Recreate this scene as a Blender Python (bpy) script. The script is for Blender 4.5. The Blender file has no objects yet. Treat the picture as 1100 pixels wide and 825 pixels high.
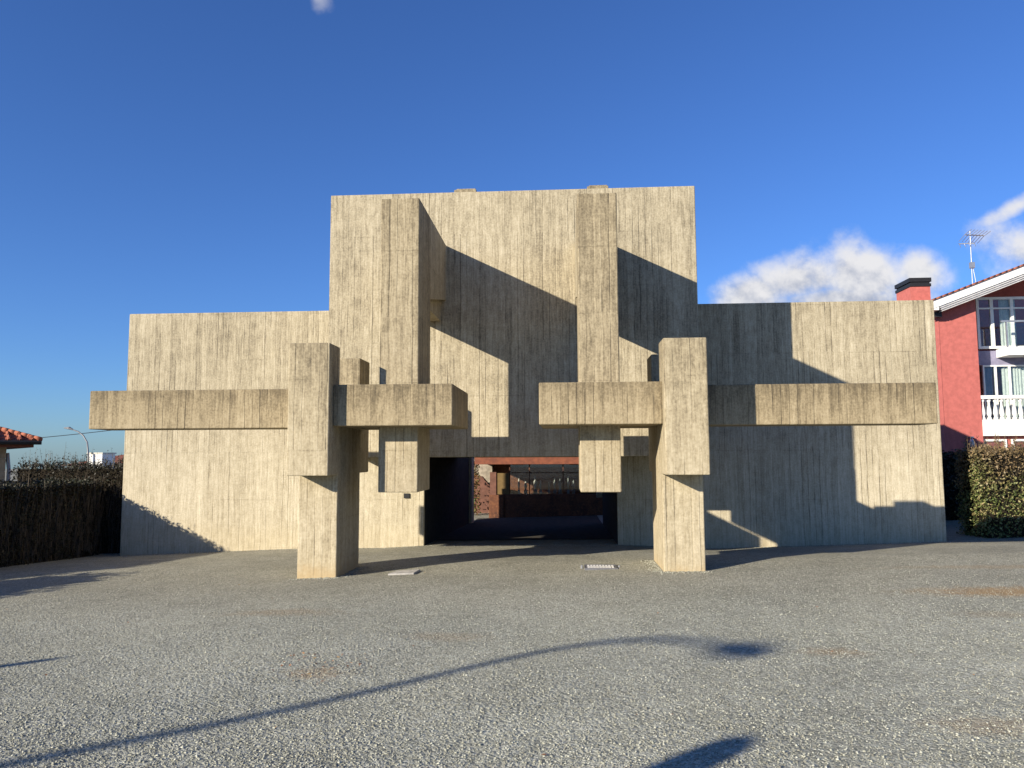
import bpy, math, random
import numpy as np
from mathutils import Vector, Matrix
random.seed(7); rng = np.random.default_rng(11)
sc = bpy.context.scene
COL = sc.collection
K = 1.147            # survey units -> metres
ZC = 1.5             # camera eye height in survey units above the ground under it
def W(p): return (p[0]*K, p[1]*K, (p[2]+ZC)*K)

# ------------------------------------------------------------------ node helpers
class NT:
    def __init__(s, tree): s.t = tree; s.n = tree.nodes; s.l = tree.links
    def new(s, kind, **kw):
        n = s.n.new(kind)
        for k, v in kw.items(): setattr(n, k, v)
        return n
    def link(s, a, b): s.l.new(a, b)
    def val(s, sock, v):
        if hasattr(v, 'is_output'): s.l.new(v, sock)
        else: sock.default_value = v
    def math(s, op, a, b=None, c=None, clamp=False):
        n = s.new('ShaderNodeMath', operation=op, use_clamp=clamp); s.val(n.inputs[0], a)
        if b is not None: s.val(n.inputs[1], b)
        if c is not None: s.val(n.inputs[2], c)
        return n.outputs[0]
    def mix(s, f, a, b, blend='MIX'):
        n = s.new('ShaderNodeMix', data_type='RGBA', blend_type=blend); s.val(n.inputs[0], f)
        s.val(n.inputs[6], a if hasattr(a, 'is_output') else (*a, 1)); s.val(n.inputs[7], b if hasattr(b, 'is_output') else (*b, 1))
        return n.outputs[2]
    def rng(s, v, a, b, c=0., d=1., smooth=True):
        n = s.new('ShaderNodeMapRange', interpolation_type='SMOOTHSTEP' if smooth else 'LINEAR')
        s.val(n.inputs[0], v); n.inputs[1].default_value = a; n.inputs[2].default_value = b; n.inputs[3].default_value = c; n.inputs[4].default_value = d
        return n.outputs[0]
    def comb(s, x, y, z):
        n = s.new('ShaderNodeCombineXYZ')
        for i, v in enumerate((x, y, z)): s.val(n.inputs[i], v)
        return n.outputs[0]
    def noise(s, vec, scale, detail=3., rough=.55, dim='3D'):
        n = s.new('ShaderNodeTexNoise', noise_dimensions=dim)
        if vec is not None: s.link(vec, n.inputs['Vector'])
        n.inputs['Scale'].default_value = scale; n.inputs['Detail'].default_value = detail; n.inputs['Roughness'].default_value = rough
        return n.outputs['Fac']
    def white(s, vec):
        n = s.new('ShaderNodeTexWhiteNoise', noise_dimensions='3D'); s.link(vec, n.inputs['Vector']); return n.outputs['Value']
    def pos(s):
        g = s.new('ShaderNodeNewGeometry'); x = s.new('ShaderNodeSeparateXYZ'); s.link(g.outputs['Position'], x.inputs[0])
        return g.outputs['Position'], x.outputs[0], x.outputs[1], x.outputs[2]

def material(name, rough=.8, metallic=0.):
    m = bpy.data.materials.new(name); m.use_nodes = True
    t = NT(m.node_tree); b = t.n['Principled BSDF']
    b.inputs['Roughness'].default_value = rough; b.inputs['Metallic'].default_value = metallic
    return m, t, b
def bump(t, b, h, strength=.3, dist=.02):
    n = t.new('ShaderNodeBump'); n.inputs['Strength'].default_value = strength; n.inputs['Distance'].default_value = dist
    t.link(h, n.inputs['Height']); t.link(n.outputs[0], b.inputs['Normal'])
def simple(name, col, rough=.7, metallic=0., var=.18, scale=6., spec=.4):
    """painted / plain surface with slight mottling and a fine bump"""
    m, t, b = material(name, rough, metallic)
    p, x, y, z = t.pos()
    n = t.noise(p, scale, 5., .6)
    c2 = tuple(max(0, c*(1-var)) for c in col); c1 = tuple(min(1, c*(1+var*.6)) for c in col)
    t.link(t.mix(t.rng(n, .3, .7), c2, c1), b.inputs['Base Color'])
    b.inputs['Specular IOR Level'].default_value = spec
    bump(t, b, n, .12, .01)
    return m

def concrete(name, weather=0., seed=0., tone=(1, 1, 1), foot_band=False):
    m, t, b = material(name, .88)
    b.inputs['Specular IOR Level'].default_value = .25
    p, x, y, z = t.pos()
    wob = t.math('MULTIPLY', t.math('SUBTRACT', t.noise(p, .9, 2.), .5), .05)
    c = t.math('ADD', t.math('ADD', t.math('ADD', x, t.math('MULTIPLY', y, 1.31)), wob), seed)
    bw = .142
    cell = t.math('DIVIDE', c, bw); ci = t.math('FLOOR', cell); fr = t.math('FRACT', cell)
    r1 = t.white(t.comb(ci, 3.1, 0.)); 
    zl = t.math('FLOOR', t.math('DIVIDE', t.math('ADD', z, .6), 2.42))        # formwork lifts run right across
    r2 = t.math('MULTIPLY_ADD', t.white(t.comb(ci, 2., 7.)), .62, t.math('MULTIPLY', t.white(t.comb(ci, zl, 7.)), .38)); r3 = t.white(t.comb(ci, zl, 19.))
    streak = t.noise(t.comb(t.math('MULTIPLY', c, 13.), t.math('MULTIPLY', z, .55), seed), 1., 4., .62)
    fine = t.noise(t.comb(t.math('MULTIPLY', c, 30.), t.math('MULTIPLY', z, 2.6), 4.), 1., 4., .7)
    blotch = t.noise(p, .55, 5., .62); mott = t.noise(p, 5.5, 6., .7); grain = t.noise(p, 26., 4., .7)
    v = t.math('MULTIPLY_ADD', t.math('SUBTRACT', r2, .5), .17, .60)
    v = t.math('MULTIPLY_ADD', t.math('SUBTRACT', streak, .5), .58, v)
    v = t.math('MULTIPLY_ADD', t.math('SUBTRACT', fine, .5), .75, v)
    v = t.math('MULTIPLY_ADD', t.math('SUBTRACT', blotch, .5), .32, v)
    v = t.math('MULTIPLY_ADD', t.math('SUBTRACT', mott, .5), .50, v)
    v = t.math('MULTIPLY_ADD', t.math('SUBTRACT', grain, .5), .70, v)
    # upper walls greyer from rain, the lowest band cleaner
    hi = t.rng(t.math('MULTIPLY_ADD', blotch, 1.6, z), 1.3, 4.4, .11, -.08)
    v = t.math('ADD', v, hi)
    # horizontal lift seams
    lift = t.math('FRACT', t.math('DIVIDE', t.math('ADD', z, t.math('MULTIPLY', t.noise(t.comb(c, 0., 0.), 3., 2.), .03)), 1.21))
    seam = t.math('LESS_THAN', t.math('ABSOLUTE', t.math('SUBTRACT', lift, .5)), .007)
    seam = t.math('MULTIPLY', seam, t.rng(t.noise(p, 1.4, 3.), .42, .66))
    v = t.math('MULTIPLY_ADD', seam, -.10, v)
    # dark board joints, only on some boards
    j = t.rng(t.math('ABSOLUTE', t.math('SUBTRACT', fr, .5)), .40, .47, 0., 1.)
    j = t.math('MULTIPLY', j, t.rng(t.math('MULTIPLY_ADD', t.math('SUBTRACT', t.noise(t.comb(t.math('MULTIPLY', c, 2.), t.math('MULTIPLY', z, .35), 1.), 1., 2.), .5), 1.2, r3), .15, .85))
    j = t.math('MULTIPLY', j, t.rng(t.noise(t.comb(t.math('MULTIPLY', c, 3.), t.math('MULTIPLY', z, .7), 9.), 1., 3.), .35, .6))
    v = t.math('MULTIPLY_ADD', j, -.30, v)
    # small knots / bug holes
    vo = t.new('ShaderNodeTexVoronoi'); t.link(t.comb(t.math('MULTIPLY', c, 2.3), t.math('MULTIPLY', z, 1.3), 0.), vo.inputs['Vector']); vo.inputs['Scale'].default_value = 2.4
    spot = t.math('MULTIPLY', t.rng(vo.outputs['Distance'], .035, .075, 1., 0.), t.rng(t.noise(p, 1.1, 2.), .5, .62))
    v = t.math('MULTIPLY_ADD', spot, -.22, v)
    if weather:
        g = t.new('ShaderNodeTexCoord'); s = t.new('ShaderNodeSeparateXYZ'); t.link(g.outputs['Generated'], s.inputs[0])
        run = t.noise(t.comb(t.math('MULTIPLY', c, 7.), t.math('MULTIPLY', z, .5), 2.), 1., 4., .7)
        d = t.rng(t.math('MULTIPLY_ADD', t.math('SUBTRACT', run, .5), 1.5, s.outputs[2]), .15, 1.25, 0., 1.)
        v = t.math('MULTIPLY_ADD', d, -.20*weather, t.math('ADD', v, -.03*weather))
    cr = t.new('ShaderNodeValToRGB'); t.link(v, cr.inputs[0])
    e = cr.color_ramp.elements
    e[0].position = .05; e[0].color = (.10, .086, .064, 1)
    e[1].position = .98; e[1].color = (.58, .52, .385, 1)
    a = e.new(.32); a.color = (.215, .183, .125, 1)
    a = e.new(.55); a.color = (.360, .312, .216, 1)
    a = e.new(.76); a.color = (.466, .413, .300, 1)
    foot = t.rng(t.math('MULTIPLY_ADD', blotch, -.7, z), -.75, -.15, .22, 0.)
    col = t.mix(foot, cr.outputs[0], (.48, .395, .235))
    col = t.mix(1., col, tone, 'MULTIPLY')
    if foot_band:                                  # rusty splash band just above the gravel
        fb = t.rng(t.math('MULTIPLY_ADD', t.math('SUBTRACT', mott, .5), .55, z), -.40, -.08, .55, 0.)
        col = t.mix(fb, col, (.42, .30, .15))
    t.link(col, b.inputs['Base Color'])
    h = t.math('ADD', t.math('MULTIPLY', r2, .35), t.math('ADD', t.math('MULTIPLY', fine, .6), t.math('MULTIPLY', grain, .35)))
    h = t.math('MULTIPLY_ADD', j, -.9, h); h = t.math('MULTIPLY_ADD', seam, -.6, h); h = t.math('MULTIPLY_ADD', spot, -.5, h)
    bump(t, b, h, .55, .012)
    return m

def leafmat(name, cols, dry=None):
    m, t, b = material(name, .55)
    p, x, y, z = t.pos()
    n = t.noise(p, 2.2, 3.); w = t.white(p_snap(t, p, 17.))
    cr = t.new('ShaderNodeValToRGB'); t.link(t.math('MULTIPLY_ADD', t.math('SUBTRACT', n, .5), 1.1, w), cr.inputs[0])
    e = cr.color_ramp.elements; e[0].color = (*cols[0], 1); e[1].color = (*cols[-1], 1)
    for i, c in enumerate(cols[1:-1]):
        a = e.new((i+1)/(len(cols)-1)); a.color = (*c, 1)
    col = cr.outputs[0]
    if dry:                                        # browned upper growth
        k = t.rng(t.math('MULTIPLY_ADD', t.math('SUBTRACT', t.noise(p, 1.6, 4.), .5), 2.2, z), .55, 1.6, 0., .8)
        col = t.mix(k, col, t.mix(w, (.07, .045, .025), (.22, .14, .08)))
    t.link(col, b.inputs['Base Color'])
    b.inputs['Specular IOR Level'].default_value = .3
    return m
def p_snap(t, p, s):
    n = t.new('ShaderNodeVectorMath', operation='SCALE'); t.link(p, n.inputs[0]); n.inputs['Scale'].default_value = s
    f = t.new('ShaderNodeVectorMath', operation='FLOOR'); t.link(n.outputs[0], f.inputs[0]); return f.outputs[0]

# ------------------------------------------------------------------ mesh helpers
class MB:
    """collects shapes given in survey units; built as ONE mesh object in metres"""
    def __init__(s): s.v = []; s.f = []
    def poly(s, verts, faces):
        o = len(s.v); s.v += [tuple(map(float, q)) for q in verts]; s.f += [tuple(i+o for i in f) for f in faces]; return s
    def box(s, x0, x1, y0, y1, z0, z1):
        return s.poly([(x0,y0,z0),(x1,y0,z0),(x1,y1,z0),(x0,y1,z0),(x0,y0,z1),(x1,y0,z1),(x1,y1,z1),(x0,y1,z1)],
                      [(0,3,2,1),(4,5,6,7),(0,1,5,4),(1,2,6,5),(2,3,7,6),(3,0,4,7)])
    def prism(s, pts, y0, y1):            # outline in X-Z, extruded along Y
        n = len(pts); vs = [(p[0], y0, p[1]) for p in pts]+[(p[0], y1, p[1]) for p in pts]
        return s.poly(vs, [tuple(range(n)), tuple(range(2*n-1, n-1, -1))]+[(i+n, (i+1) % n+n, (i+1) % n, i) for i in range(n)])
    def prismx(s, pts, x0, x1):           # outline in Y-Z, extruded along X
        n = len(pts); vs = [(x0, p[0], p[1]) for p in pts]+[(x1, p[0], p[1]) for p in pts]
        return s.poly(vs, [tuple(range(n-1, -1, -1)), tuple(range(n, 2*n))]+[(i, (i+1) % n, (i+1) % n+n, i+n) for i in range(n)])
    def tube(s, path, r, n=10):
        path = [Vector(p) for p in path]; rs = r if isinstance(r, (list, tuple)) else [r]*len(path)
        o = len(s.v); up = Vector((0.13, .27, .95))
        for i, p in enumerate(path):
            d = (path[min(i+1, len(path)-1)]-path[max(i-1, 0)]).normalized()
            a = d.cross(up if abs(d.dot(up)) < .97 else Vector((1, 0, 0))).normalized(); b = d.cross(a)
            for k in range(n):
                w = 2*math.pi*k/n; q = p+(a*math.cos(w)+b*math.sin(w))*rs[i]; s.v.append(tuple(q))
        for i in range(len(path)-1):
            for k in range(n):
                s.f.append((o+i*n+k, o+i*n+(k+1) % n, o+(i+1)*n+(k+1) % n, o+(i+1)*n+k))
        s.f.append(tuple(o+k for k in range(n-1, -1, -1))); s.f.append(tuple(o+(len(path)-1)*n+k for k in range(n)))
        return s
    def lathe(s, prof, cx, cy, n=12):
        return s.tube([(cx, cy, z) for r, z in prof], [max(r, 1e-4) for r, z in prof], n)
    def build(s, name, mat, parent=None, bevel=0., smooth=False):
        v = np.array(s.v)*K; v[:, 2] += ZC*K
        base = np.array(parent_world(parent)) if parent else np.zeros(3)
        me = bpy.data.meshes.new(name); me.from_pydata((v-base).tolist(), [], s.f)
        return finish(me, name, mat, parent, bevel, smooth)
ORIG = {}
def parent_world(o):
    w = np.zeros(3)
    while o is not None: w += np.array(o.location); o = o.parent
    return w
def finish(me, name, mat, parent, bevel=0., smooth=False):
    me.materials.append(mat); me.update(); me.validate()
    import bmesh as _b
    bm = _b.new(); bm.from_mesh(me); _b.ops.recalc_face_normals(bm, faces=bm.faces); bm.to_mesh(me); bm.free()
    if smooth:
        for p in me.polygons: p.use_smooth = True
    o = bpy.data.objects.new(name, me); COL.objects.link(o)
    if parent: o.parent = parent
    if bevel:
        m = o.modifiers.new('edge_wear', 'BEVEL'); m.width = bevel; m.segments = 2; m.limit_method = 'ANGLE'
    return o
def tag(o, label=None, cat=None, group=None, kind=None):
    if label: o['label'] = label
    if cat: o['category'] = cat
    if group: o['group'] = group
    if kind: o['kind'] = kind
    return o
def thing(name, at, label, cat, group=None):
    o = bpy.data.objects.new(name, None); COL.objects.link(o); o.location = W(at); o.empty_display_size = .2
    return tag(o, label, cat, group)
def fastmesh(name, verts, nper, mat, parent=None, smooth=False, fpat=None):
    """many small faces; verts (n, nper, 3) in metres, world"""
    n = verts.shape[0]; base = parent_world(parent) if parent else np.zeros(3)
    v = (verts.reshape(-1, 3)-base).astype(np.float32)
    if fpat is None: loops = np.arange(n*nper); size = nper; nf = n
    else:
        fp = np.array(fpat); size = fp.shape[1]; nf = n*fp.shape[0]
        loops = (np.arange(n)[:, None, None]*nper+fp[None]).reshape(-1)
    me = bpy.data.meshes.new(name); me.vertices.add(len(v)); me.vertices.foreach_set('co', v.ravel())
    me.loops.add(len(loops)); me.loops.foreach_set('vertex_index', loops.astype(np.int32))
    me.polygons.add(nf); me.polygons.foreach_set('loop_start', (np.arange(nf)*size).astype(np.int32))
    me.polygons.foreach_set('loop_total', np.full(nf, size, np.int32))
    me.update(calc_edges=True); me.materials.append(mat)
    o = bpy.data.objects.new(name, me); COL.objects.link(o)
    if parent: o.parent = parent
    return o
def leaves(pts, size, flat=.0):
    n = len(pts); a = rng.normal(size=(n, 3)); a /= np.linalg.norm(a, axis=1)[:, None]
    b = rng.normal(size=(n, 3)); b -= (b*a).sum(1)[:, None]*a; b /= np.linalg.norm(b, axis=1)[:, None]
    s = (size*rng.uniform(.6, 1.4, n))[:, None]
    return np.stack([pts-a*s, pts+b*s*.55, pts+a*s, pts-b*s*.55], 1)

# ------------------------------------------------------------------ ground shape (survey units)
def lerp(tab, x): return np.interp(x, [a for a, _ in tab], [b for _, b in tab])
D2 = [(-10, .21), (-6, .14), (-4, .164), (-3.1, .13), (1.1, .20), (3, .33), (8, .29)]
D1 = [(a, b*.38) for a, b in D2]
def gz(x, y):
    x = np.asarray(x, float); y = np.asarray(y, float)
    yc = np.clip(y, 0, 12)
    z = -1.5-.023*yc+.025*np.clip(x, -12, 12)*np.clip(y/12, 0, 1)
    d1 = lerp(D1, x); d2 = lerp(D2, x)
    t1 = np.clip((y-13)/1.65, 0, 1); t2 = np.clip((y-14.65)/2.35, 0, 1); t3 = np.clip((y-17)/9.5, 0, 1)
    d = t1*d1; d = d+t2*(d2-d1); d = d+t3*(.40-d2)
    und = .012*np.sin(x*1.3+y*.7)*np.sin(y*.9-x*.4)+.008*np.sin(x*2.9-y*1.7)
    far = np.maximum(0, np.hypot(x, y)-36)
    return z-d+und*np.clip((14-y)/4, 0, 1)-np.minimum(far*.016, 60)
def g(x, y): return float(gz(x, y))

# ------------------------------------------------------------------ materials
M = {}
M['conc'] = concrete('board_marked_concrete')
M['conc2'] = concrete('board_marked_concrete_pillar', .5, 3.3, (.94, .915, .87), True)
M['conc3'] = concrete('board_marked_concrete_column', .5, 5.1, (.88, .85, .80))
M['weath'] = concrete('rain_stained_concrete', 1., 7.7, (.80, .75, .67))
M['red'] = simple('red_render', (.425, .120, .103), .9, var=.14)
M['white'] = simple('white_paint', (.78, .77, .74), .6, var=.05)
M['cream'] = simple('cream_render', (.60, .57, .48), .9, var=.1)
M['grey'] = simple('grey_metal', (.22, .22, .23), .45, .6, var=.1)
M['galv'] = simple('galvanised_steel', (.45, .46, .48), .4, .7, var=.12)
M['black'] = simple('black_metal', (.02, .02, .022), .5, .2, var=.15)
M['soffit'] = simple('grey_boards', (.50, .49, .49), .7)
M['beige'] = simple('beige_plaster', (.72, .64, .50), .85)
M['quoin'] = simple('quoin_stone', (.34, .28, .20), .9, var=.25)
M['slab'] = simple('pale_stone', (.42, .40, .36), .85, var=.3, scale=9.)
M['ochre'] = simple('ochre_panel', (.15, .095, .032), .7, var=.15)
M['curtain'] = simple('white_curtain', (.70, .70, .66), .9, var=.12, scale=9.)
M['violet'] = simple('lilac_curtain_slab_shade', (.24, .23, .33), .9, var=.15)  # curtain lilac, also the shade tint of the upper floor slab
M['bark'] = simple('twig_bark', (.085, .06, .04), .9, var=.3)
M['stone'] = simple('rubble_stone', (.30, .26, .20), .9, var=.35, scale=5.)
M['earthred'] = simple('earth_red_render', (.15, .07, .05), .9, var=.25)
M['dark'] = simple('passage_shade_dark', (.042, .039, .036), .95, var=.3, spec=.08)  # near-black, shade put into the colour of the passage sheets
M['twig'] = simple('bare_twigs', (.085, .068, .05), .9, var=.4)
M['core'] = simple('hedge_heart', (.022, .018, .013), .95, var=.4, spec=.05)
M['floor_shade'] = simple('passage_floor_shade', (.072, .066, .056), .95, var=.3, spec=.08)  # floor colour darkened to carry the passage shade
M['pale'] = simple('plaster_cast', (.5, .48, .42), .8, var=.1)
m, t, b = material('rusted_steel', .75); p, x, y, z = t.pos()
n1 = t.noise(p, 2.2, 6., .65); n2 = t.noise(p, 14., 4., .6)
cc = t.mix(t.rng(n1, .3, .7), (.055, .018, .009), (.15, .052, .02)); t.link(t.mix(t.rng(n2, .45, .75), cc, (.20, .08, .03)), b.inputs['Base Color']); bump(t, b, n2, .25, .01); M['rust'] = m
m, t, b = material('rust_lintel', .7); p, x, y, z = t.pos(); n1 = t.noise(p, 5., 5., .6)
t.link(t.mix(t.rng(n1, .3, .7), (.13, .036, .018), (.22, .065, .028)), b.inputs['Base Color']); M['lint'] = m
# glass: clear pane with a mirror layer
m, t, b = material('window_glass', .03)
tr = t.new('ShaderNodeBsdfTransparent'); tr.inputs[0].default_value = (.84, .88, .88, 1)
gl = t.new('ShaderNodeBsdfGlossy'); gl.inputs['Roughness'].default_value = .02; gl.inputs['Color'].default_value = (.9, .95, 1, 1)
fr = t.new('ShaderNodeLayerWeight'); fr.inputs[0].default_value = .5
mx = t.new('ShaderNodeMixShader'); t.link(t.math('MULTIPLY_ADD', t.math('POWER', fr.outputs['Facing'], 4.), .75, .05), mx.inputs[0]); t.link(tr.outputs[0], mx.inputs[1]); t.link(gl.outputs[0], mx.inputs[2])
t.link(mx.outputs[0], t.n['Material Output'].inputs[0]); M['glass'] = m
# terracotta tiles
m, t, b = material('terracotta_tiles', .85); p, x, y, z = t.pos()
wv = t.math('ABSOLUTE', t.math('SINE', t.math('MULTIPLY', x, 14.))); rw = t.math('FRACT', t.math('MULTIPLY', t.math('ADD', z, t.math('MULTIPLY', y, .3)), 4.))
n1 = t.noise(p, 3., 5., .65); cc = t.mix(t.rng(n1, .3, .7), (.17, .045, .025), (.34, .11, .055)); t.link(cc, b.inputs['Base Color'])
bump(t, b, t.math('ADD', wv, t.math('MULTIPLY', rw, .6)), .8, .08); M['tiles'] = m
# gravel
m, t, b = material('pale_gravel', .92); p, x, y, z = t.pos(); b.inputs['Specular IOR Level'].default_value = .2
v1 = t.new('ShaderNodeTexVoronoi'); t.link(p, v1.inputs['Vector']); v1.inputs['Scale'].default_value = 38.
v2 = t.new('ShaderNodeTexVoronoi'); t.link(p, v2.inputs['Vector']); v2.inputs['Scale'].default_value = 95.
w1 = t.new('ShaderNodeSeparateColor'); t.link(v1.outputs['Color'], w1.inputs[0]); w2 = t.new('ShaderNodeSeparateColor'); t.link(v2.outputs['Color'], w2.inputs[0])
big = t.noise(p, .35, 5., .6); mid = t.noise(p, 1.7, 5., .65); fin = t.noise(p, 9., 5., .7)
v = t.math('MULTIPLY_ADD', t.math('SUBTRACT', w1.outputs[0], .5), .42, .52)
v = t.math('MULTIPLY_ADD', t.math('SUBTRACT', w2.outputs[0], .5), .30, v)
v = t.math('MULTIPLY_ADD', t.math('SUBTRACT', big, .5), .55, v); v = t.math('MULTIPLY_ADD', t.math('SUBTRACT', mid, .5), .42, v); v = t.math('MULTIPLY_ADD', t.math('SUBTRACT', fin, .5), .45, v)
cr = t.new('ShaderNodeValToRGB'); t.link(v, cr.inputs[0]); e = cr.color_ramp.elements
e[0].position = .05; e[0].color = (.15, .15, .115, 1); e[1].position = 1.; e[1].color = (.56, .56, .465, 1)
a = e.new(.5); a.color = (.318, .318, .252, 1)
# bare earthy zone towards the building and ochre stains
earth = t.math('MULTIPLY', t.rng(t.math('MULTIPLY_ADD', big, 5., y), 10.5, 15.5), .40)
col = t.mix(earth, cr.outputs[0], t.mix(t.rng(v, .2, .8), (.12, .105, .075), (.27, .24, .18)))
for (sx, sy, sa, sb, k) in ((5.4, 9.55, 1.5, .42, .85), (2.2, 6.65, .32, .2, .4), (2.45, 4.85, .42, .22, .35), (-1.9, 5.95, .3, .22, .4), (6.2, 11.6, 2.0, .25, .3), (-1.1, 7.3, .5, .25, .25), (4.3, 8.2, .5, .25, .2), (-3.2, 8.6, .8, .3, .3)):
    dx = t.math('DIVIDE', t.math('SUBTRACT', x, sx*K), sa*K); dy = t.math('DIVIDE', t.math('SUBTRACT', y, sy*K), sb*K)
    d = t.math('SQRT', t.math('ADD', t.math('MULTIPLY', dx, dx), t.math('MULTIPLY', dy, dy)))
    f = t.math('MULTIPLY', t.rng(t.math('MULTIPLY_ADD', t.math('SUBTRACT', fin, .5), 1.6, d), .25, 1.15, 1., 0.), k)
    col = t.mix(f, col, t.mix(w1.outputs[1], (.27, .17, .08), (.40, .27, .13)))
t.link(col, b.inputs['Base Color'])
h = t.math('ADD', t.math('MULTIPLY', t.math('SUBTRACT', 1., v1.outputs['Distance']), .7), t.math('ADD', t.math('MULTIPLY', w1.outputs[2], .5), t.math('MULTIPLY', t.math('SUBTRACT', 1., v2.outputs['Distance']), .3)))
h = t.math('MULTIPLY_ADD', fin, .9, h); h = t.math('MULTIPLY_ADD', mid, 1.6, h)
bump(t, b, h, .7, .02); M['gravel'] = m
m, t, b = material('pebble_stone', .9); oi = t.new('ShaderNodeNewGeometry')
cr = t.new('ShaderNodeValToRGB'); t.link(oi.outputs['Random Per Island'], cr.inputs[0]); e = cr.color_ramp.elements
e[0].color = (.16, .156, .125, 1); e[1].color = (.47, .47, .39, 1); a = e.new(.7); a.color = (.345, .345, .272, 1); t.link(cr.outputs[0], b.inputs['Base Color']); M['pebble'] = m
m, t, b = material('fallen_leaf', .8); oi = t.new('ShaderNodeNewGeometry')
cr = t.new('ShaderNodeValToRGB'); t.link(oi.outputs['Random Per Island'], cr.inputs[0]); e = cr.color_ramp.elements
e[0].color = (.16, .07, .03, 1); e[1].color = (.40, .27, .10, 1); a = e.new(.5); a.color = (.27, .12, .05, 1); t.link(cr.outputs[0], b.inputs['Base Color']); M['fleaf'] = m
M['hedge'] = leafmat('laurel_leaves', [(.02, .032, .010), (.075, .105, .030), (.17, .19, .06), (.26, .20, .10)], True)
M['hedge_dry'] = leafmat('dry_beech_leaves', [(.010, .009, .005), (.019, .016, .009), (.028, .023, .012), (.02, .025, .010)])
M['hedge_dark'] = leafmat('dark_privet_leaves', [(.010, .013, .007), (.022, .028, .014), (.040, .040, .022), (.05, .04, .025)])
M['ivy'] = leafmat('climber_leaves', [(.03, .07, .015), (.07, .12, .03), (.25, .07, .03), (.12, .14, .05)])

# ------------------------------------------------------------------ ground
def axis(lo, hi, step, far):
    core = list(np.arange(lo, hi+1e-6, step)); out = []; d = step
    a = hi
    while a < far: d *= 1.5; a += d; out.append(a)
    b_ = lo; pre = []; d = step
    while b_ > -far: d *= 1.5; b_ -= d; pre.append(b_)
    return np.array(pre[::-1]+core+out)
xs = axis(-14, 14, .25, 3500); ys = axis(-6, 28, .25, 3500)
XX, YY = np.meshgrid(xs, ys); ZZ = gz(XX, YY)
V = np.stack([XX*K, YY*K, (ZZ+ZC)*K], -1).reshape(-1, 3); nx = len(xs); ny = len(ys)
F_ = [(j*nx+i, j*nx+i+1, (j+1)*nx+i+1, (j+1)*nx+i) for j in range(ny-1) for i in range(nx-1)]
me = bpy.data.meshes.new('ground'); me.from_pydata(V.tolist(), [], F_)
go = finish(me, 'ground', M['gravel'], None, smooth=True); tag(go, kind='structure')

# loose stones lying on the gravel, uncountable
def frustum_pts(n, y0, y1, half=.72, power=1.):
    y = y0+(y1-y0)*rng.random(n)**power; x = (rng.random(n)*2-1)*half*y-.04*y
    return x, y
N = 98000
px, py = frustum_pts(N, 3.8, 13.0, .75, 1.35); pz = gz(px, py)
sz = rng.gamma(2.2, .0021, N)+.0045; sz = np.minimum(sz*.72, .0135)*np.clip(1.25-(py-4)/14, .55, 1)
ctr = np.stack([px*K, py*K, (pz+ZC)*K+sz*.25], 1)
octa = np.array([(1, 0, 0), (0, 1, 0), (-1, 0, 0), (0, -1, 0), (0, 0, .62), (0, 0, -.62)])
k0 = 3000                                     # a few drifted against the wall foot and the pillar feet
px[:2000] = rng.uniform(-9.9, 8., 2000); py[:2000] = 16.99-np.abs(rng.normal(0, .16, 2000))
for q, cx0 in enumerate((-3.78, 1.755)):
    a_ = 2000+q*500; side = rng.random(500) < .45
    px[a_:a_+500] = np.where(side, cx0+rng.uniform(-.38, .38, 500), cx0+(.32+np.abs(rng.normal(0, .11, 500)))*(1 if q == 0 else -1))
    py[a_:a_+500] = np.where(side, 11.68-np.abs(rng.normal(0, .12, 500)), 11.65+rng.uniform(0, 1.3, 500))
pz = gz(px, py); sz[:k0] = rng.uniform(.007, .016, k0)
ctr = np.stack([px*K, py*K, (pz+ZC)*K+sz*.25], 1)
ang = rng.random(N)*6.283; ca, sa = np.cos(ang), np.sin(ang)
o6 = octa[None]*(1+rng.uniform(-.35, .35, (N, 6, 1)))*sz[:, None, None]
o6 = o6*np.stack([np.ones(N), rng.uniform(.55, 1, N), np.ones(N)], 1)[:, None, :]
vx = o6[..., 0]*ca[:, None]-o6[..., 1]*sa[:, None]; vy = o6[..., 0]*sa[:, None]+o6[..., 1]*ca[:, None]
pv = np.stack([vx, vy, o6[..., 2]], -1)+ctr[:, None, :]
po = fastmesh('loose_gravel', pv, 6, M['pebble'], fpat=[(0, 1, 4), (1, 2, 4), (2, 3, 4), (3, 0, 4), (1, 0, 5), (2, 1, 5), (3, 2, 5), (0, 3, 5)])
tag(po, 'loose grey stones strewn over the gravel forecourt', 'gravel', kind='stuff')
N = 260
lx, ly = frustum_pts(N, 4.2, 13, .75)
for i in range(90): lx[i] = -1.9+rng.normal()*.22; ly[i] = 6.15+rng.normal()*.25
for i in range(90, 170): lx[i] = rng.uniform(3.5, 9.5); ly[i] = 16.75-abs(rng.normal()*.22)
for i in range(170, 200): lx[i] = rng.uniform(-9.8, -3.5); ly[i] = 16.85-abs(rng.normal()*.12)
lp = np.stack([lx*K, ly*K, (gz(lx, ly)+ZC)*K+.012], 1); lv = leaves(lp, .017); lv[:, :, 2] = lp[:, None, 2]+(lv[:, :, 2]-lp[:, None, 2])*.35
tag(fastmesh('fallen_leaves', lv, 4, M['fleaf']), 'small brown fallen leaves scattered on the gravel', 'leaves', kind='stuff')

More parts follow.
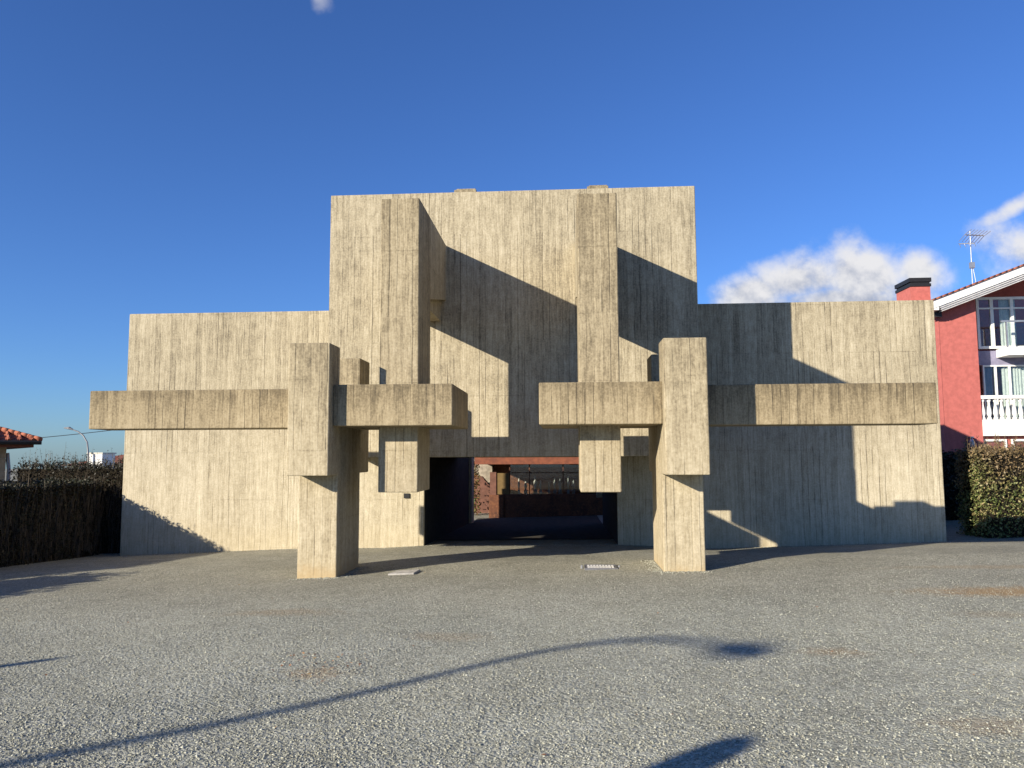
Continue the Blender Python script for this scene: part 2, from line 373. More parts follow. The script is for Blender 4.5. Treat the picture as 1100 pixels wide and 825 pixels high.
# ------------------------------------------------------------------ the concrete building
A = -1.012                                    # axis of symmetry
T, TB, WG = 14.65, 22.3, 17.0                 # tower front, tower back, wing front
bld = thing('concrete_museum', (A, 15, g(A, 14.9)), 'brutalist board marked concrete building with stepped tower, cross beams and open passage', 'building')
BV = .018
tw = MB().box(A-3.58, A+3.58, T, TB, -.043, 5.16).build('tower', M['conc'], bld, BV)
for x0, x1, y1 in ((A-3.62, -3.10, 25.3), (1.142, A+3.62, 23.7)):
    pw = MB().box(x0, x1, WG, y1, -2.9, -.046).build('passage_wall', M['conc'], bld, BV)
    if x0 < -3:
        MB().box(-3.16, -2.99, 24.9, 25.5, -2.9, -.05).build('end_pier', M['conc'], pw, BV)
        MB().box(-3.555, -3.430, WG-.03, WG+.06, -.95, -.847).build('recessed_lamp', M['black'], pw)
    else:
        MB().box(.955, 1.14, 23.4, 23.6, -1.29, -1.15).build('bracket_lamp', M['pale'], pw)
MB().box(A-9.03, A-3.622, WG, 20.0, -3.0, 3.29).build('wing', M['conc'], bld, BV)
MB().box(A+3.622, A+9.03, WG, 23.2, -3.0, 3.30).build('wing', M['conc'], bld, BV)
MB().box(-3.097, -3.085, WG+.06, 24.88, -2.9, -.05).build('wall_shade_sheet', M['dark'], bld)  # added dark sheets stand for shade on the inner concrete walls and soffit
MB().box(1.127, 1.139, WG+.06, 23.38, -2.9, -.05).build('wall_shade_sheet', M['dark'], bld)
MB().box(-3.07, 1.11, WG+.06, TB-.1, -.062, -.047).build('soffit_shade_sheet', M['dark'], bld)
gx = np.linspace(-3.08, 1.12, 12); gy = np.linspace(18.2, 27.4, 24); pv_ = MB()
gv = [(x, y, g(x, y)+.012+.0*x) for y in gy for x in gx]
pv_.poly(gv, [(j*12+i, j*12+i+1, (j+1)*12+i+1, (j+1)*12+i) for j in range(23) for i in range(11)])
tag(pv_.build('passage_floor_shade', M['floor_shade']), kind='structure')  # added dark sheet, deepens the shade on the passage floor
# roof vents seen just above the tower parapet
for x0, x1 in ((-2.60, -2.06), (.61, 1.12)):
    MB().box(x0, x1, 18.0, 19.2, 5.1, 6.40).box(x0+.05, x1-.02, 18.05, 19.1, 6.402, 6.44).build('roof_upstand', M['conc3'], bld, BV)
PF, PB = 11.68, 12.97                         # pillar shaft front / back
ZT, ZB = 1.674, -.30                          # slab heights
XT, XB = 1.0625, .437                         # cross beam heights
for s in (-1, 1):
    def X(h): return A+s*h
    def bx(mb, a, c, *r): return mb.box(min(X(a), X(c)), max(X(a), X(c)), *r)
    # pillar: shaft with a thick slab on its front and its back
    p = bx(MB(), 2.462, 3.072, PF, PB, -2.6, XT-.05).build('pillar', M['conc2'], bld, BV)
    bx(MB(), 2.456, 3.078, 11.15, PF+.004, ZB, ZT).build('front_slab', M['conc2'], p, BV)
    bx(MB(), 2.484, 3.06, PB-.004, 13.62, ZB, ZT-.004).build('back_slab', M['conc2'], p, BV)
    bx(MB(), .645, 2.459, 11.36, 13.23, XB, XT).build('cross_beam', M['weath'], bld, BV)
    bx(MB(), 3.075, 6.69 if s < 0 else 6.64, 12.0, 12.68, XB, XT).build('side_beam', M['weath'], bld, BV)
    # tall column tied to the tower by a neck
    c = MB()
    bx(c, 1.253, 1.872, 11.83, 12.90, -.576, 4.09)
    co = c.build('column', M['conc3'], bld, BV)
    n1 = MB(); xa, xb = sorted((X(1.256), X(1.868)))
    n1.prismx([(12.896, 2.66), (T+.02, 3.01), (T+.02, 4.086), (12.896, 4.086)], xa, xb).build('neck', M['conc'], co, .006)
    xa, xb = sorted((X(1.36), X(1.77)))
    MB().prismx([(12.898, 2.585), (T+.02, 2.585), (T+.02, 3.03), (12.898, 2.68)], xa, xb).build('neck_web', M['conc'], co)

# ------------------------------------------------------------------ fittings set in the forecourt
def on(x, y, d=0.): return g(x, y)+d
gl_ = thing('ground_light', (.55, 12.27, on(.55, 12.27)), 'white slatted ground light set in the gravel near the right pillar', 'ground light')
z0 = on(.55, 12.27)
fr_ = MB()
for a in ((.295, .805, 12.06, 12.09), (.295, .805, 12.45, 12.48), (.295, .325, 12.093, 12.447), (.775, .805, 12.093, 12.447)): fr_.box(*a, z0-.05, z0+.022)
fr_.build('frame', M['grey'], gl_, .003)
MB().box(.33, .77, 12.10, 12.44, z0-.05, z0+.006).build('diffuser', M['white'], gl_)
sl = MB()
for i in range(9): sl.box(.345+i*.047, .375+i*.047, 12.10, 12.44, z0+.008, z0+.02)
sl.build('grille', M['white'], gl_)
for x0 in (.235, .815):
    MB().lathe([(.02, z0-.02), (.02, z0+.03), (.012, z0+.04)], x0+.02, 12.27, 8).build('bolt', M['galv'], gl_)
cv = MB(); z1 = max(on(-2.7, 11.9), on(-2.35, 12.2))+.02
cv.poly([(-2.72, 11.86, z1), (-2.33, 11.92, z1+.01), (-2.30, 12.30, z1+.01), (-2.66, 12.2, z1), (-2.72, 11.86, z1-.1), (-2.33, 11.92, z1-.1), (-2.30, 12.30, z1-.1), (-2.66, 12.2, z1-.1)],
        [(0, 1, 2, 3), (4, 7, 6, 5), (0, 4, 5, 1), (1, 5, 6, 2), (2, 6, 7, 3), (3, 7, 4, 0)])
tag(cv.build('cover_slab', M['slab'], None, .006), 'flat pale stone cover slab in the gravel right of the left pillar', 'cover slab')

# ------------------------------------------------------------------ rusted steel pavilion seen through the passage
Q = 1.1; YP = 27.5
def pb(x0, x1, y0, y1, z0, z1, mb=None): return (mb or MB()).box(x0*Q, x1*Q, YP+y0, YP+y1, z0*Q, z1*Q)
pav = thing('steel_pavilion', (0, YP+.5, g(0, YP+.5)), 'low rusted steel pavilion with window band seen through the passage', 'pavilion')
pb(-2.45, -1.972, 0, .6, -2.5, -1.30).build('end_block', M['rust'], pav, .01)
pb(-1.970, 4.0, .05, .6, -2.5, -1.285).build('base_wall', M['rust'], pav, .01)
pb(-2.90, 4.0, -.1, 5, -.315, .10).build('lintel', M['lint'], pav, .01)
pb(-2.9, 4.0, -.05, 5, .103, .20).build('roof', M['rust'], pav)
pb(-2.21, -1.79, .1, .2, -1.283, -.60).build('ochre_panel', M['ochre'], pav)
pb(-2.42, -2.215, .06, .3, -1.298, -.57).build('post', M['earthred'], pav)
pb(-2.9, 4.0, 4, 4.2, -2.5, -.32).build('rear_wall', M['rust'], pav)
pb(-1.96, 4.0, .62, 3.9, -1.62, -1.50).build('inner_floor', M['soffit'], pav)
wi = MB()
for xm in (-1.78, -1.14, -.045, 1.0): pb(xm-.016, xm+.016, .12, .18, -1.283, -.318, wi)
pb(-1.75, 4, .125, .175, -.605, -.58, wi)
wf = wi.build('window_frame', M['rust'], pav)
pb(-1.755, 4.0, .146, .154, -1.28, -.32).build('pane', M['glass'], wf)
# casts on plinths standing behind the glass
kinds = (('slim', -1.52, .42, .05), ('squat', -1.30, .30, .07), ('broad', -.98, .5, .08), ('narrow', -.80, .34, .05), ('short thin', -.52, .28, .045), ('tall', -.33, .45, .06), ('stout', -.15, .40, .07), ('slender tall', .12, .50, .05), ('small', .30, .34, .06))
where = ('first from its ochre panel', 'second from its ochre panel', 'just right of its first mullion', 'second right of its first mullion', 'in the middle of the middle pane', 'right of the middle of the middle pane', 'left of its second mullion', 'first right of its second mullion', 'second right of its second mullion')
for i, (kd, xp, hh, r) in enumerate(kinds):
    xp *= Q; yb = YP+.85+.12*(i % 3); zb = -1.50*Q
    st = thing('cast_figure', (xp, yb, zb), kd+' pale cast behind the pavilion glass, '+where[i], 'sculpture', 'pale casts behind the pavilion glass')
    MB().box(xp-r*.9, xp+r*.9, yb-r*.9, yb+r*.9, zb, zb+.36).build('plinth', M['soffit'], st)
    q = zb+.362
    MB().lathe([(r*.5, q), (r*.42, q+hh*.1), (r*.75, q+hh*.35), (r*.9, q+hh*.55), (r*.4, q+hh*.72), (r*.55, q+hh*.85), (r*.3, q+hh*.97), (.004, q+hh)], xp, yb, 10).build('figure', M['pale'], st, smooth=True)
yw = 30.0
sw = MB().prism([(-4.6, -2.8), (-2.75, -2.8), (-2.75, -1.38), (-3.2, -.85), (-4.6, -.62)], yw, yw+.3).build('garden_wall', M['earthred'], None, .01)
tag(sw, 'reddish brown garden wall with sloping top beyond the passage', 'wall')
CX_ = -3.5; CY_ = 29.0
cp = thing('climbing_plant', (CX_, CY_, g(CX_, CY_)), 'leafy climbing plant with red tips beyond the passage end', 'plant')
MB().tube([(CX_, CY_, -2.3), (CX_+.05, CY_+.05, -1.2), (CX_-.05, CY_, -.3), (CX_, CY_, .3)], [.05, .04, .03, .015], 7).build('stem', M['bark'], cp)
n = 1700; pp = np.stack([rng.normal(CX_, .19, n), rng.normal(CY_, .2, n), rng.uniform(-2.2, .5, n)], 1)
pp = pp[(np.abs(pp[:, 0]-CX_) < .33)]
fastmesh('foliage', leaves(np.stack([pp[:, 0]*K, pp[:, 1]*K, (pp[:, 2]+ZC)*K], 1), .055), 4, M['ivy'], cp)
stn = MB().box(-4.6, -2.9, 31.0, 31.4, -2.8, .6).build('boundary_wall', M['stone'], None, .01)
tag(stn, 'rubble stone boundary wall behind the climbing plant', 'wall')

# ------------------------------------------------------------------ hedges
def hedge(name, x0, x1, y0, y1, z1, label, mat, n, size, shoots=0, rag=.10, core=.10, twigs=0):
    zb = min(g(x0, y0), g(x1, y0), g(x0, y1), g(x1, y1))
    h = thing(name, ((x0+x1)/2, (y0+y1)/2, zb), label, 'hedge')
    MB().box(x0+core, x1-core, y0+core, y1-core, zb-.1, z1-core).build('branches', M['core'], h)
    ext = np.array([x1-x0, y1-y0, z1-zb]); ar = np.array([ext[1]*ext[2]]*2+[ext[0]*ext[2]]*2+[ext[0]*ext[1]])
    f = rng.choice(5, n, p=ar/ar.sum()); u = rng.random((n, 3))*ext+np.array([x0, y0, zb])
    dep = rng.normal(0, rag*.55, n)+.03
    for k, (axx, val, sg) in enumerate(((0, x0, 1), (0, x1, -1), (1, y0, 1), (1, y1, -1), (2, z1, -1))):
        m_ = f == k; u[m_, axx] = val+sg*dep[m_]
    w = np.sin(u[:, 0]*5.1+u[:, 2]*3)*np.sin(u[:, 1]*4.3+u[:, 2]*2.2)*rag*.5
    u[:, 2] += w*(f == 4); u[:, 1] += w*(f == 2); u[:, 0] += w*(f == 1)
    u[:, 2] = np.maximum(u[:, 2], zb+.01)
    P_ = np.stack([u[:, 0]*K, u[:, 1]*K, (u[:, 2]+ZC)*K], 1)
    L = leaves(P_, size)
    if shoots:                                    # thin upright shoots with a few leaves
        ns = int((x1-x0)*(y1-y0)*60); sx_ = rng.uniform(x0, x1, ns); sy_ = rng.uniform(y0, y1, ns); hh = rng.gamma(2., .075, ns)+.05
        b0 = np.stack([sx_*K, sy_*K, np.full(ns, (z1-.1+ZC)*K)], 1); tip = b0+np.stack([rng.normal(0, .05, ns), rng.normal(0, .05, ns), (hh+.1)*K], 1)
        w_ = np.stack([np.full(ns, .006), np.zeros(ns), np.zeros(ns)], 1)
        L = np.concatenate([L, np.stack([b0-w_, b0+w_, tip+w_*.4, tip-w_*.4], 1)])
        for q in (.55, .75, .9): L = np.concatenate([L, leaves(b0+(tip-b0)*q+rng.normal(0, .02, (ns, 3)), size*.75)])
    nt = int(twigs)
    if nt:                                         # bare upright stems showing at the faces
        f = rng.choice(2, nt, p=[ext[1]/(ext[0]+ext[1]), ext[0]/(ext[0]+ext[1])])
        tx = np.where(f == 0, x1+rng.normal(0, .03, nt), rng.uniform(x0, x1, nt)); ty = np.where(f == 1, y0+rng.normal(0, .03, nt), rng.uniform(y0, y1, nt))
        b0 = np.stack([tx*K, ty*K, (zb+rng.uniform(0, .7, nt)*(z1-zb)+ZC)*K], 1); tip = b0+np.stack([rng.normal(0, .07, nt), rng.normal(0, .07, nt), rng.uniform(.25, .8, nt)], 1)
        w_ = np.stack([rng.normal(0, .005, nt), rng.normal(0, .005, nt), np.zeros(nt)], 1)
        fastmesh('stems', np.stack([b0-w_, b0+w_, tip+w_*.4, tip-w_*.4], 1), 4, M['twig'], h)
    fastmesh('foliage', L, 4, mat, h)
    return h
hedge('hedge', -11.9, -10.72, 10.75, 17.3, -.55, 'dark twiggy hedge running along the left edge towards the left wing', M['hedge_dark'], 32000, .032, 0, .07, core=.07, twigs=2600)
hedge('hedge', -13.6, -12.3, 9.95, 15.2, .12, 'taller dark hedge row added out of view at left to shade the hedge beyond', M['hedge_dark'], 9000, .06, 0, .12)  # added row outside the view, blocks sun from the hedge beyond
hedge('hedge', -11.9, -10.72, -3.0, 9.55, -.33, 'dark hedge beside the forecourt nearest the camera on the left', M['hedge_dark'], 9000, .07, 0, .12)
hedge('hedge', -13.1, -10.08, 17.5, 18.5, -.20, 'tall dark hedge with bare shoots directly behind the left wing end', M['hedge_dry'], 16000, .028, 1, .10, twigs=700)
hedge('hedge', 9.06, 15.5, 17.45, 18.6, .06, 'clipped green and brown laurel hedge lit by sun right of the right wing', M['hedge'], 36000, .034, 1, .10)
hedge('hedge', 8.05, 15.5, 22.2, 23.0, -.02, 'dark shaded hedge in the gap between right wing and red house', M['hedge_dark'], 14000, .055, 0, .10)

# ------------------------------------------------------------------ red house on the right
hz = -2.1
rh = thing('red_house', (17, 31, hz), 'red rendered house with white balconies and sloping roof beyond the right wing', 'house')
def roofz(x, x0=12.5, z0=5.10, s=.378, xr=19.0): return z0+s*(min(x, 2*xr-x)-x0)
wl = MB()
wl.prism([(12.85, hz), (14.10, hz), (14.10, roofz(14.10)-.30), (12.85, roofz(12.85)-.30)], 27.0, 38.0)
wl.prism([(14.103, hz), (25.2, hz), (25.2, roofz(25.2)-.3), (19, roofz(19)-.3), (14.103, roofz(14.103)-.3)], 30.2, 38.0)
wl.box(14.103, 24, 27.2, 30.1, hz, .55)
wall_ = wl.build('wall', M['red'], rh)
MB().box(12.835, 12.855, 26.985, 27.3, hz, roofz(12.85)-.32).build('corner_strip', M['red'], wall_)
rf = MB()
def sl_(x0, x1, y0, y1, t0, t1): return [(x0, y0, roofz(x0)+t0), (x1, y0, roofz(x1)+t0), (x1, y1, roofz(x1)+t0), (x0, y1, roofz(x0)+t0), (x0, y0, roofz(x0)+t1), (x1, y0, roofz(x1)+t1), (x1, y1, roofz(x1)+t1), (x0, y1, roofz(x0)+t1)]
BF = [(0, 3, 2, 1), (4, 5, 6, 7), (0, 1, 5, 4), (1, 2, 6, 5), (2, 3, 7, 6), (3, 0, 4, 7)]
rf.poly(sl_(12.40, 19.0, 26.35, 38.4, .03, .085), BF); rf.poly(sl_(19.0, 25.6, 26.35, 38.4, .03, .085), BF)
roof = rf.build('roof', M['tiles'], rh)
fa = MB(); fa.poly(sl_(12.42, 19, 26.40, 26.62, -.24, .026), BF); fa.poly(sl_(19, 25.58, 26.40, 26.62, -.24, .026), BF)
fa.box(12.40, 12.62, 26.42, 38, roofz(12.5)-.32, roofz(12.4)+.0)
fa.build('fascia', M['white'], roof)
for q_, (yy_, t0_, t1_) in enumerate(((26.44, -.315, -.243), (26.475, -.385, -.318), (26.51, -.45, -.388))):
    so = MB(); so.poly(sl_(12.66+.05*q_, 19, yy_, 27.6, t0_, t1_), BF); so.build('soffit_board', M['soffit'], roof)
MB().poly(sl_(14.11, 19, 27.62, 30.19, -.33, -.30), BF).build('loggia_ceiling', M['beige'], roof)
MB().box(12.62, 12.86, 26.75, 26.98, 4.60, 4.86).build('rafter_end', M['black'], roof)
ch = MB().box(12.65, 13.34, 28.5, 29.7, 5.0, 6.03).build('chimney', M['red'], roof)
MB().box(12.62, 13.37, 28.47, 29.73, 6.033, 6.14).box(12.66, 13.33, 28.5, 29.69, 6.143, 6.20).box(12.61, 13.38, 28.46, 29.74, 6.203, 6.35).build('chimney_cap', M['black'], roof)
# top floor glazing, railing and slab
YG = 27.75
def window(x0, x1, z0, z1, y, mull, frame=.05, mat='white', trans=None, curtains=None, name='window'):
    f = MB(); f.box(x0, x0+frame, y, y+.08, z0, z1); f.box(x1-frame, x1, y, y+.08, z0, z1)
    f.box(x0+frame, x1-frame, y, y+.08, z0, z0+frame); f.box(x0+frame, x1-frame, y, y+.08, z1-frame, z1)
    for mm in mull: f.box(mm-frame*.6, mm+frame*.6, y+.002, y+.078, z0+frame, z1-frame)
    if trans: f.box(x0+frame, x1-frame, y+.004, y+.076, trans-.025, trans+.025)
    w = f.build(name, M[mat], rh)
    MB().box(x0+frame, x1-frame, y+.036, y+.044, z0+frame, z1-frame).build('pane', M['glass'], w)
    for (a, c, mt) in curtains or ():
        cb = MB(); nseg = max(6, int((c-a)/.03)); pts = [(a+(c-a)*i/nseg, y+.13+.03*math.sin(i*1.9)) for i in range(nseg+1)]
        for i in range(nseg):
            cb.poly([(pts[i][0], pts[i][1], z0+.05), (pts[i+1][0], pts[i+1][1], z0+.05), (pts[i+1][0], pts[i+1][1], z1-.08), (pts[i][0], pts[i][1], z1-.08)], [(0, 1, 2, 3)])
        cb.build('curtain', M[mt], w)
    return w
window(14.52, 19, 3.62, 5.45, YG, (15.04, 15.72, 16.6), .09, trans=5.05, curtains=((15.35, 15.9, 'curtain'),))
MB().box(14.103, 25, YG+.05, 30.19, 3.05, 3.55).build('floor_slab', M['violet'], rh)  # lilac stands for shade on the recessed slab edge
MB().box(15.12, 24, 27.0, YG+.04, 3.30, 3.58).build('balcony_slab', M['white'], rh)
rl = MB(); rl.box(14.95, 24, 27.05, 27.12, 4.44, 4.50)
for k in range(7): rl.box(15.10+k*1.1, 15.15+k*1.1, 27.06, 27.11, 3.585, 4.435)
rail = rl.build('railing', M['galv'], rh)
MB().box(15.12, 24, 27.08, 27.09, 3.66, 4.40).build('railing_glass', M['glass'], rail)
# first floor glazing, curtains and balustrade
MB().box(14.103, 25, YG+.05, 30.19, .55, 1.0).build('floor_slab', M['white'], rh)
window(14.62, 19, 1.0, 3.04, YG, (15.05, 15.52, 16.2, 17), .05, mat='white', curtains=((14.66, 14.98, 'violet'), (15.55, 16.15, 'curtain'), (16.25, 17.4, 'curtain'), (15.3, 15.5, 'curtain')))
bs = MB().box(14.10, 24, 27.0, 27.22, 1.815, 1.93).box(14.10, 24, 27.01, 27.21, 1.0, 1.11).build('balustrade', M['white'], rh)
bal = None
for k in range(22):
    xx = 14.20+k*.205
    if bal is None:
        bal = MB().lathe([(.07, 1.112), (.07, 1.17), (.04, 1.20), (.075, 1.32), (.065, 1.44), (.036, 1.60), (.035, 1.70), (.06, 1.74), (.06, 1.813)], xx, 27.11, 10).build('baluster', M['white'], bs, smooth=True)
    else:
        q = bal.copy(); q.parent = bs; q.location = bal.location+Vector((k*.205*K, 0, 0)); COL.objects.link(q)
MB().box(14.10, 24, 26.97, YG+.04, .56, .995).build('balcony_slab', M['white'], rh)
# ground floor windows
for x0 in (14.13, 15.10, 16.2):
    f = window(x0, x0+.80, -.55, .45, 27.13, (), .07, curtains=((x0+.2, x0+.66, 'curtain'),))
wn = MB().box(13.60, 13.72, 26.84, 26.995, .50, .54).lathe([(.02, .16), (.07, .20), (.085, .38), (.05, .44), (.01, .498)], 13.66, 26.88, 8)
wn.build('wall_lantern', M['galv'], rh)
an = thing('tv_antenna', (14.0, 26.9, roofz(14)+.1), 'thin metal television antenna standing on the red house roof', 'antenna')
ab = roofz(14)+.10
MB().tube([(14.0, 26.9, ab-.05), (14.02, 26.9, 7.60)], .016, 8).tube([(14.12, 26.9, ab), (14.02, 26.9, 6.55)], .010, 6).build('mast', M['galv'], an)
for (z_, a, L, nrod) in ((7.45, .55, .75, 7), (7.15, 2.6, .4, 4)):
    am = MB(); dx, dy = math.cos(a), math.sin(a)*.6
    am.tube([(14.01-dx*L*.3, 26.9-dy*L*.3, z_), (14.01+dx*L*.9, 26.9+dy*L*.9, z_+.04)], .018, 6)
    for i in range(nrod):
        q = -.3+1.2*i/(nrod-1); cx, cy = 14.01+dx*L*q, 26.9+dy*L*q
        am.tube([(cx+dy*.3, cy-dx*.3, z_+.12), (cx, cy, z_+.02), (cx-dy*.3, cy+dx*.3, z_-.16)], .010, 5)
    am.build('aerial', M['galv'], an)
MB().box(13.95, 14.09, 26.84, 26.96, 6.30, 6.50).build('junction_box', M['galv'], an)

# ------------------------------------------------------------------ tiled house on the left
lh = thing('tiled_house', (-14.35, 20.2, -2.1), 'cream house with orange tiled roof and stone quoins at the left edge', 'house')
MB().box(-24, -15.05, 20.95, 29.0, -2.4, .30).build('wall', M['cream'], lh)
qn = MB()
for i in range(7):
    w_ = .62 if i % 2 else .36
    qn.box(-15.035-w_, -15.03, 20.92, 20.94+w_*.8, -2.2+i*.36, -1.85+i*.36)
qn.build('quoin', M['quoin'], lh)
e0, e1, f0, f1 = -24.8, -14.35, 20.2, 29.8
rf = MB(); rz0, rz1 = .44, 2.05; ax = -19.0
rf.poly([(e0, f0, rz0), (e1, f0, rz0), (e1, f1, rz0), (e0, f1, rz0), (ax, 24.9, rz1), (ax, 25.1, rz1)], [(0, 1, 4), (1, 2, 5, 4), (2, 3, 5), (3, 0, 4, 5), (0, 3, 2, 1)])
lroof = rf.build('roof', M['tiles'], lh)
ft = MB(); ft.box(e0+.05, e1-.12, f0+.08, f0+.2, .25, .437); ft.box(e1-.2, e1-.1, f0+.2, f1-.1, .25, .437); ft.build('fascia', M['lint'], lroof)
ht = MB()
for i in range(20):
    q = i/20; xx = e1+(ax-e1)*q; yy = f0+(24.9-f0)*q; zz = rz0+(rz1-rz0)*q
    ht.tube([(xx+.03, yy-.03, zz+.02), (xx+(ax-e1)/20*1.1, yy+(24.9-f0)/20*1.1, zz+(rz1-rz0)/20*1.1+.03)], [.075, .065], 8)
ht.build('hip_tile', M['tiles'], lroof)
tl = MB()
for i in range(34):
    xx = e1-.15-i*.27
    if xx < ax: break
    q = (e1-xx)/(e1-ax); tl.tube([(xx, f0-.03, rz0+.01), (xx, f0+(24.9-f0)*q*.96, rz0+(rz1-rz0)*q*.96+.02)], .045, 7)
tl.build('tile_row', M['tiles'], lroof)
gt = MB().tube([(e0, f0-.04, .38), (e1+.05, f0-.04, .38)], .06, 8); gt.build('gutter', M['black'], lroof)
MB().tube([(-15.0, 21.0, .1), (-14.95, 20.95, -.35), (-14.95, 20.95, -1.9)], .05, 8).build('downpipe', M['grey'], lh)

lh.rotation_euler = (0, 0, math.radians(42))
# ------------------------------------------------------------------ far things at the left
lamp = thing('street_lamp', (-25.6, 40, -2.1), 'distant thin street lamp with curved arm above the left hedge', 'street lamp')
MB().tube([(-25.6, 40, -2.6), (-25.6, 40, .05), (-25.7, 40, .75), (-25.95, 40, 1.13), (-26.25, 40, 1.34), (-26.6, 40, 1.46)], [.07, .05, .04, .038, .034, .03], 8).build('post', M['grey'], lamp)
MB().tube([(-26.55, 40, 1.45), (-26.75, 40, 1.53), (-27.05, 40, 1.54)], [.04, .08, .03], 8).build('lamp_head', M['grey'], lamp)
bx_ = thing('utility_box', (-25.4, 40.3, -2.1), 'white flat topped utility building beyond the left hedge', 'utility building')
MB().box(-25.75, -24.95, 40.2, 41.4, -2.8, .13).build('wall', M['white'], bx_)
MB().box(-25.80, -24.90, 40.15, 41.45, .132, .20).build('roof', M['cream'], bx_)
fh = thing('far_house', (-36, 62, -2.2), 'distant house with low orange tiled roof beside the left wing', 'house')
MB().box(-40, -30, 60, 68, -4, -.75).build('wall', M['cream'], fh)
MB().poly([(-40.5, 59.5, -.75), (-29.5, 59.5, -.75), (-29.5, 68.5, -.75), (-40.5, 68.5, -.75), (-38, 64, .12), (-32, 64, .12)], [(0, 1, 5, 4), (1, 2, 5), (2, 3, 4, 5), (3, 0, 4), (0, 3, 2, 1)]).build('roof', M['tiles'], fh)
wr = [( -34+i*.5, 46, 1.05+ .0 + (i*.055) - .10*math.sin(math.pi*i/24)) for i in range(25)]
tag(MB().tube(wr, .022, 5).build('overhead_wire', M['black']), 'thin dark overhead wire crossing the sky at left', 'wire')

# ------------------------------------------------------------------ unseen lamp and added casters that throw shadows into view
SX, SZ = 1.036, -.504                       # sunlight per unit of Y
def caster(shadow_xy, h):
    x, y = shadow_xy; return x-SX*h/-SZ, y-h/-SZ
x6, y6 = caster((-.07, 6.78), 6.3)
zl = g(x6, y6); top = g(0, 6.8)+6.3
lp_ = thing('street_lamp', (x6, y6, zl), 'tall street lamp with curved arm behind the camera shading the gravel', 'street lamp')
MB().tube([(x6, y6, zl), (x6, y6, zl+1.2), (x6, y6, top-.1), (x6+.05, y6-.07, top+.12), (x6+.2, y6-.28, top+.32), (x6+.36, y6-.56, top+.42), (x6+.55, y6-.78, top+.45)], [.085, .07, .055, .052, .05, .045, .04], 10).build('post', M['galv'], lp_)
MB().tube([(x6+.48, y6-.70, top+.43), (x6+.58, y6-.82, top+.44), (x6+.72, y6-.95, top+.44), (x6+.86, y6-1.04, top+.42)], [.05, .12, .12, .04], 10).build('lamp_head', M['grey'], lp_)
xp, yp = caster((1.03, 4.55), 3.0); zp = g(1.03, 4.55)  # made-up caster, placed and shaped from its shadow outline
tag(MB().lathe([(.13, zp-.3), (.13, zp+2.75), (.125, zp+2.85), (.10, zp+2.95), (.04, zp+3.0)], xp, yp, 14).build('shadow_post', M['conc2'], smooth=True), 'unseen stout round post made up to cast the near gravel shadow', 'post')
xp, yp = caster((-4.25, 6.5), 3.0); zp = g(-4.25, 6.5)  # added caster, set so the shadow of its tip falls at left
tag(MB().lathe([(.075, zp-.1), (.07, zp+2.85), (.045, zp+2.97), (.01, zp+3.0)], xp, yp, 10).build('shadow_pole', M['bark'], smooth=True), 'unseen slim pole added on the left to cast a thin gravel shadow', 'pole')

# ------------------------------------------------------------------ sky, sun, camera
EL = math.atan(-SZ/math.hypot(SX, 1)); 
wld = bpy.data.worlds.new('World'); sc.world = wld; wld.use_nodes = True
t = NT(wld.node_tree); bg = t.n['Background']
sky = t.new('ShaderNodeTexSky', sky_type='NISHITA'); sky.sun_disc = False; sky.sun_elevation = EL
sky.sun_rotation = math.atan2(-SX, -1.0)      # towards the sun, clockwise from +Y
sky.altitude = 0.; sky.air_density = 1.0; sky.dust_density = .22; sky.ozone_density = 3.0
skyc = t.mix(1., sky.outputs[0], (.75, 1.16, 1.94), 'MULTIPLY')
tc = t.new('ShaderNodeTexCoord'); sp = t.new('ShaderNodeSeparateXYZ'); t.link(tc.outputs['Generated'], sp.inputs[0])
dy = t.math('MAXIMUM', sp.outputs[1], .05); U = t.math('DIVIDE', sp.outputs[0], dy); Vv = t.math('DIVIDE', sp.outputs[2], dy)
uv = t.comb(U, Vv, 0.)
nb = t.noise(uv, 9., 8., .58); nf = t.noise(uv, 26., 6., .6); nw = t.noise(t.comb(t.math('MULTIPLY', U, 6.), t.math('MULTIPLY', Vv, 16.), 3.), 1., 6., .6)
def blob(u0, v0, a, c, rot=0.):
    du = t.math('SUBTRACT', U, u0); dv = t.math('SUBTRACT', Vv, v0); ca, sa = math.cos(rot), math.sin(rot)
    e = t.math('DIVIDE', t.math('ADD', t.math('MULTIPLY', du, ca), t.math('MULTIPLY', dv, sa)), a)
    f = t.math('DIVIDE', t.math('SUBTRACT', t.math('MULTIPLY', dv, ca), t.math('MULTIPLY', du, sa)), c)
    return t.math('SUBTRACT', 1., t.math('SQRT', t.math('ADD', t.math('MULTIPLY', e, e), t.math('MULTIPLY', f, f))))
CLOUDS = []
CLOUDS = [(.243, .208, .06, .036, .3), (.30, .222, .095, .050, .1), (.39, .228, .105, .060), (.455, .232, .065, .045), (.35, .195, .16, .03), (.625, .256, .12, .05), (.61, .330, .09, .016, .5), (-.335, .637, .02, .03, .6)]
field = None
for args in CLOUDS:
    q = blob(*args); field = q if field is None else t.math('MAXIMUM', field, q)
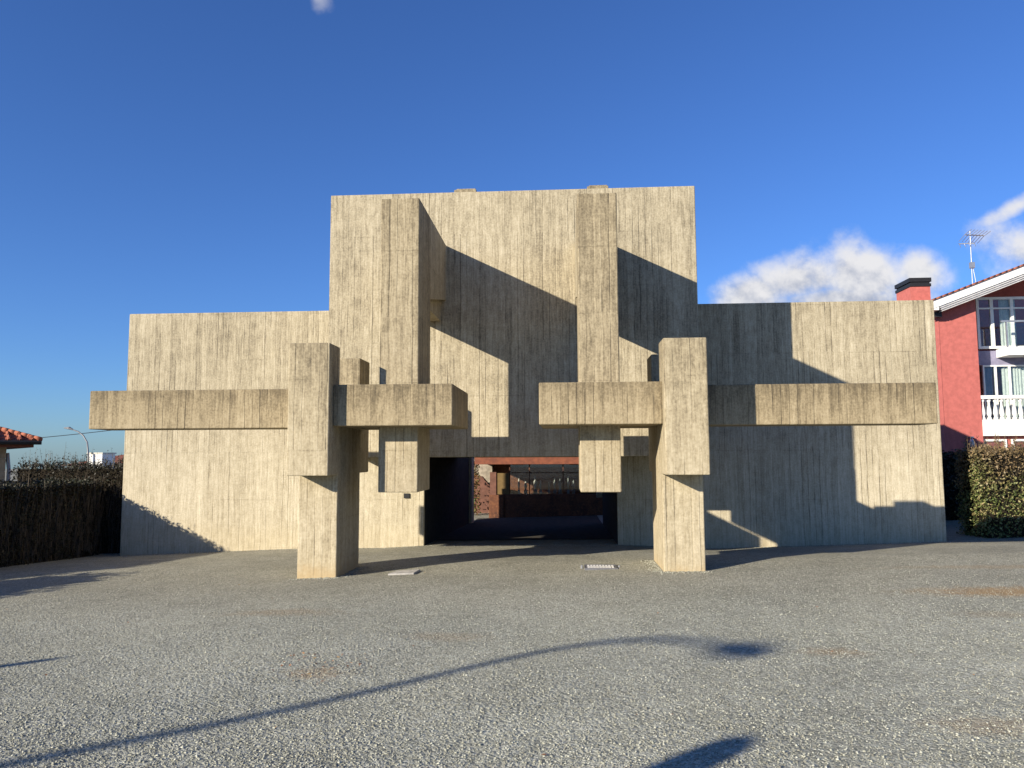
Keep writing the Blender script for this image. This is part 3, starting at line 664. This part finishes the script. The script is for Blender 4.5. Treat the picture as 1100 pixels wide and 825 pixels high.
if field is not None:
    den = t.math('MULTIPLY_ADD', t.math('SUBTRACT', nb, .5), 1.95, t.math('ADD', field, .08)); den = t.math('MULTIPLY_ADD', t.math('SUBTRACT', nf, .5), .5, den)
    cm = t.rng(den, .05, .85); cm = t.math('MULTIPLY', cm, t.rng(sp.outputs[1], .05, .2)); cm = t.math('MULTIPLY', cm, t.rng(Vv, .40, .55, .95, .40))
    nb2 = t.noise(t.comb(U, t.math('ADD', Vv, .014), 0.), 9., 8., .58)
    shade = t.rng(t.math('MULTIPLY_ADD', t.math('SUBTRACT', nb, nb2), 3.2, t.math('MULTIPLY_ADD', t.math('SUBTRACT', nf, .5), .5, t.math('MULTIPLY', t.math('SUBTRACT', Vv, .222), 5.))), -.5, .26)
    lit = t.mix(shade, (5.2, 5.6, 6.7), (10.6, 10.4, 10.3))
    out = t.mix(cm, skyc, lit)
else: out = skyc
t.link(out, bg.inputs[0]); bg.inputs[1].default_value = .047
sd = bpy.data.lights.new('sun', 'SUN'); sd.energy = 5.0; sd.angle = math.radians(.55); sd.color = (1., .90, .74)
so_ = bpy.data.objects.new('sun', sd); COL.objects.link(so_)
so_.rotation_euler = Vector((SX, 1., SZ)).to_track_quat('-Z', 'Y').to_euler()
so_.location = (-20, -20, 15)

yaw, pitch, roll = (math.radians(a) for a in (3.853, 5.243, .240))
f0 = Vector((-math.sin(yaw), math.cos(yaw), 0)); r0 = Vector((math.cos(yaw), math.sin(yaw), 0)); u0 = Vector((0, 0, 1))
fw = f0*math.cos(pitch)+u0*math.sin(pitch); up = u0*math.cos(pitch)-f0*math.sin(pitch)
rt = r0*math.cos(roll)-up*math.sin(roll); up2 = up*math.cos(roll)+r0*math.sin(roll)
cd = bpy.data.cameras.new('camera'); cam = bpy.data.objects.new('camera', cd); COL.objects.link(cam)
mw = Matrix((rt, up2, -fw)).transposed().to_4x4(); mw.translation = Vector((0, 0, ZC*K)); cam.matrix_world = mw
cd.sensor_width = 36.; cd.lens = 826/1100*36; cd.clip_start = .05; cd.clip_end = 8000
sc.camera = cam
sc.view_settings.view_transform = 'Standard'; sc.view_settings.look = 'None'; sc.view_settings.gamma = 1.; sc.view_settings.use_curve_mapping = False
sc.view_settings.exposure = .80
sc.cycles.max_bounces = 8; sc.cycles.transparent_max_bounces = 12
sc.cycles.use_denoising = True
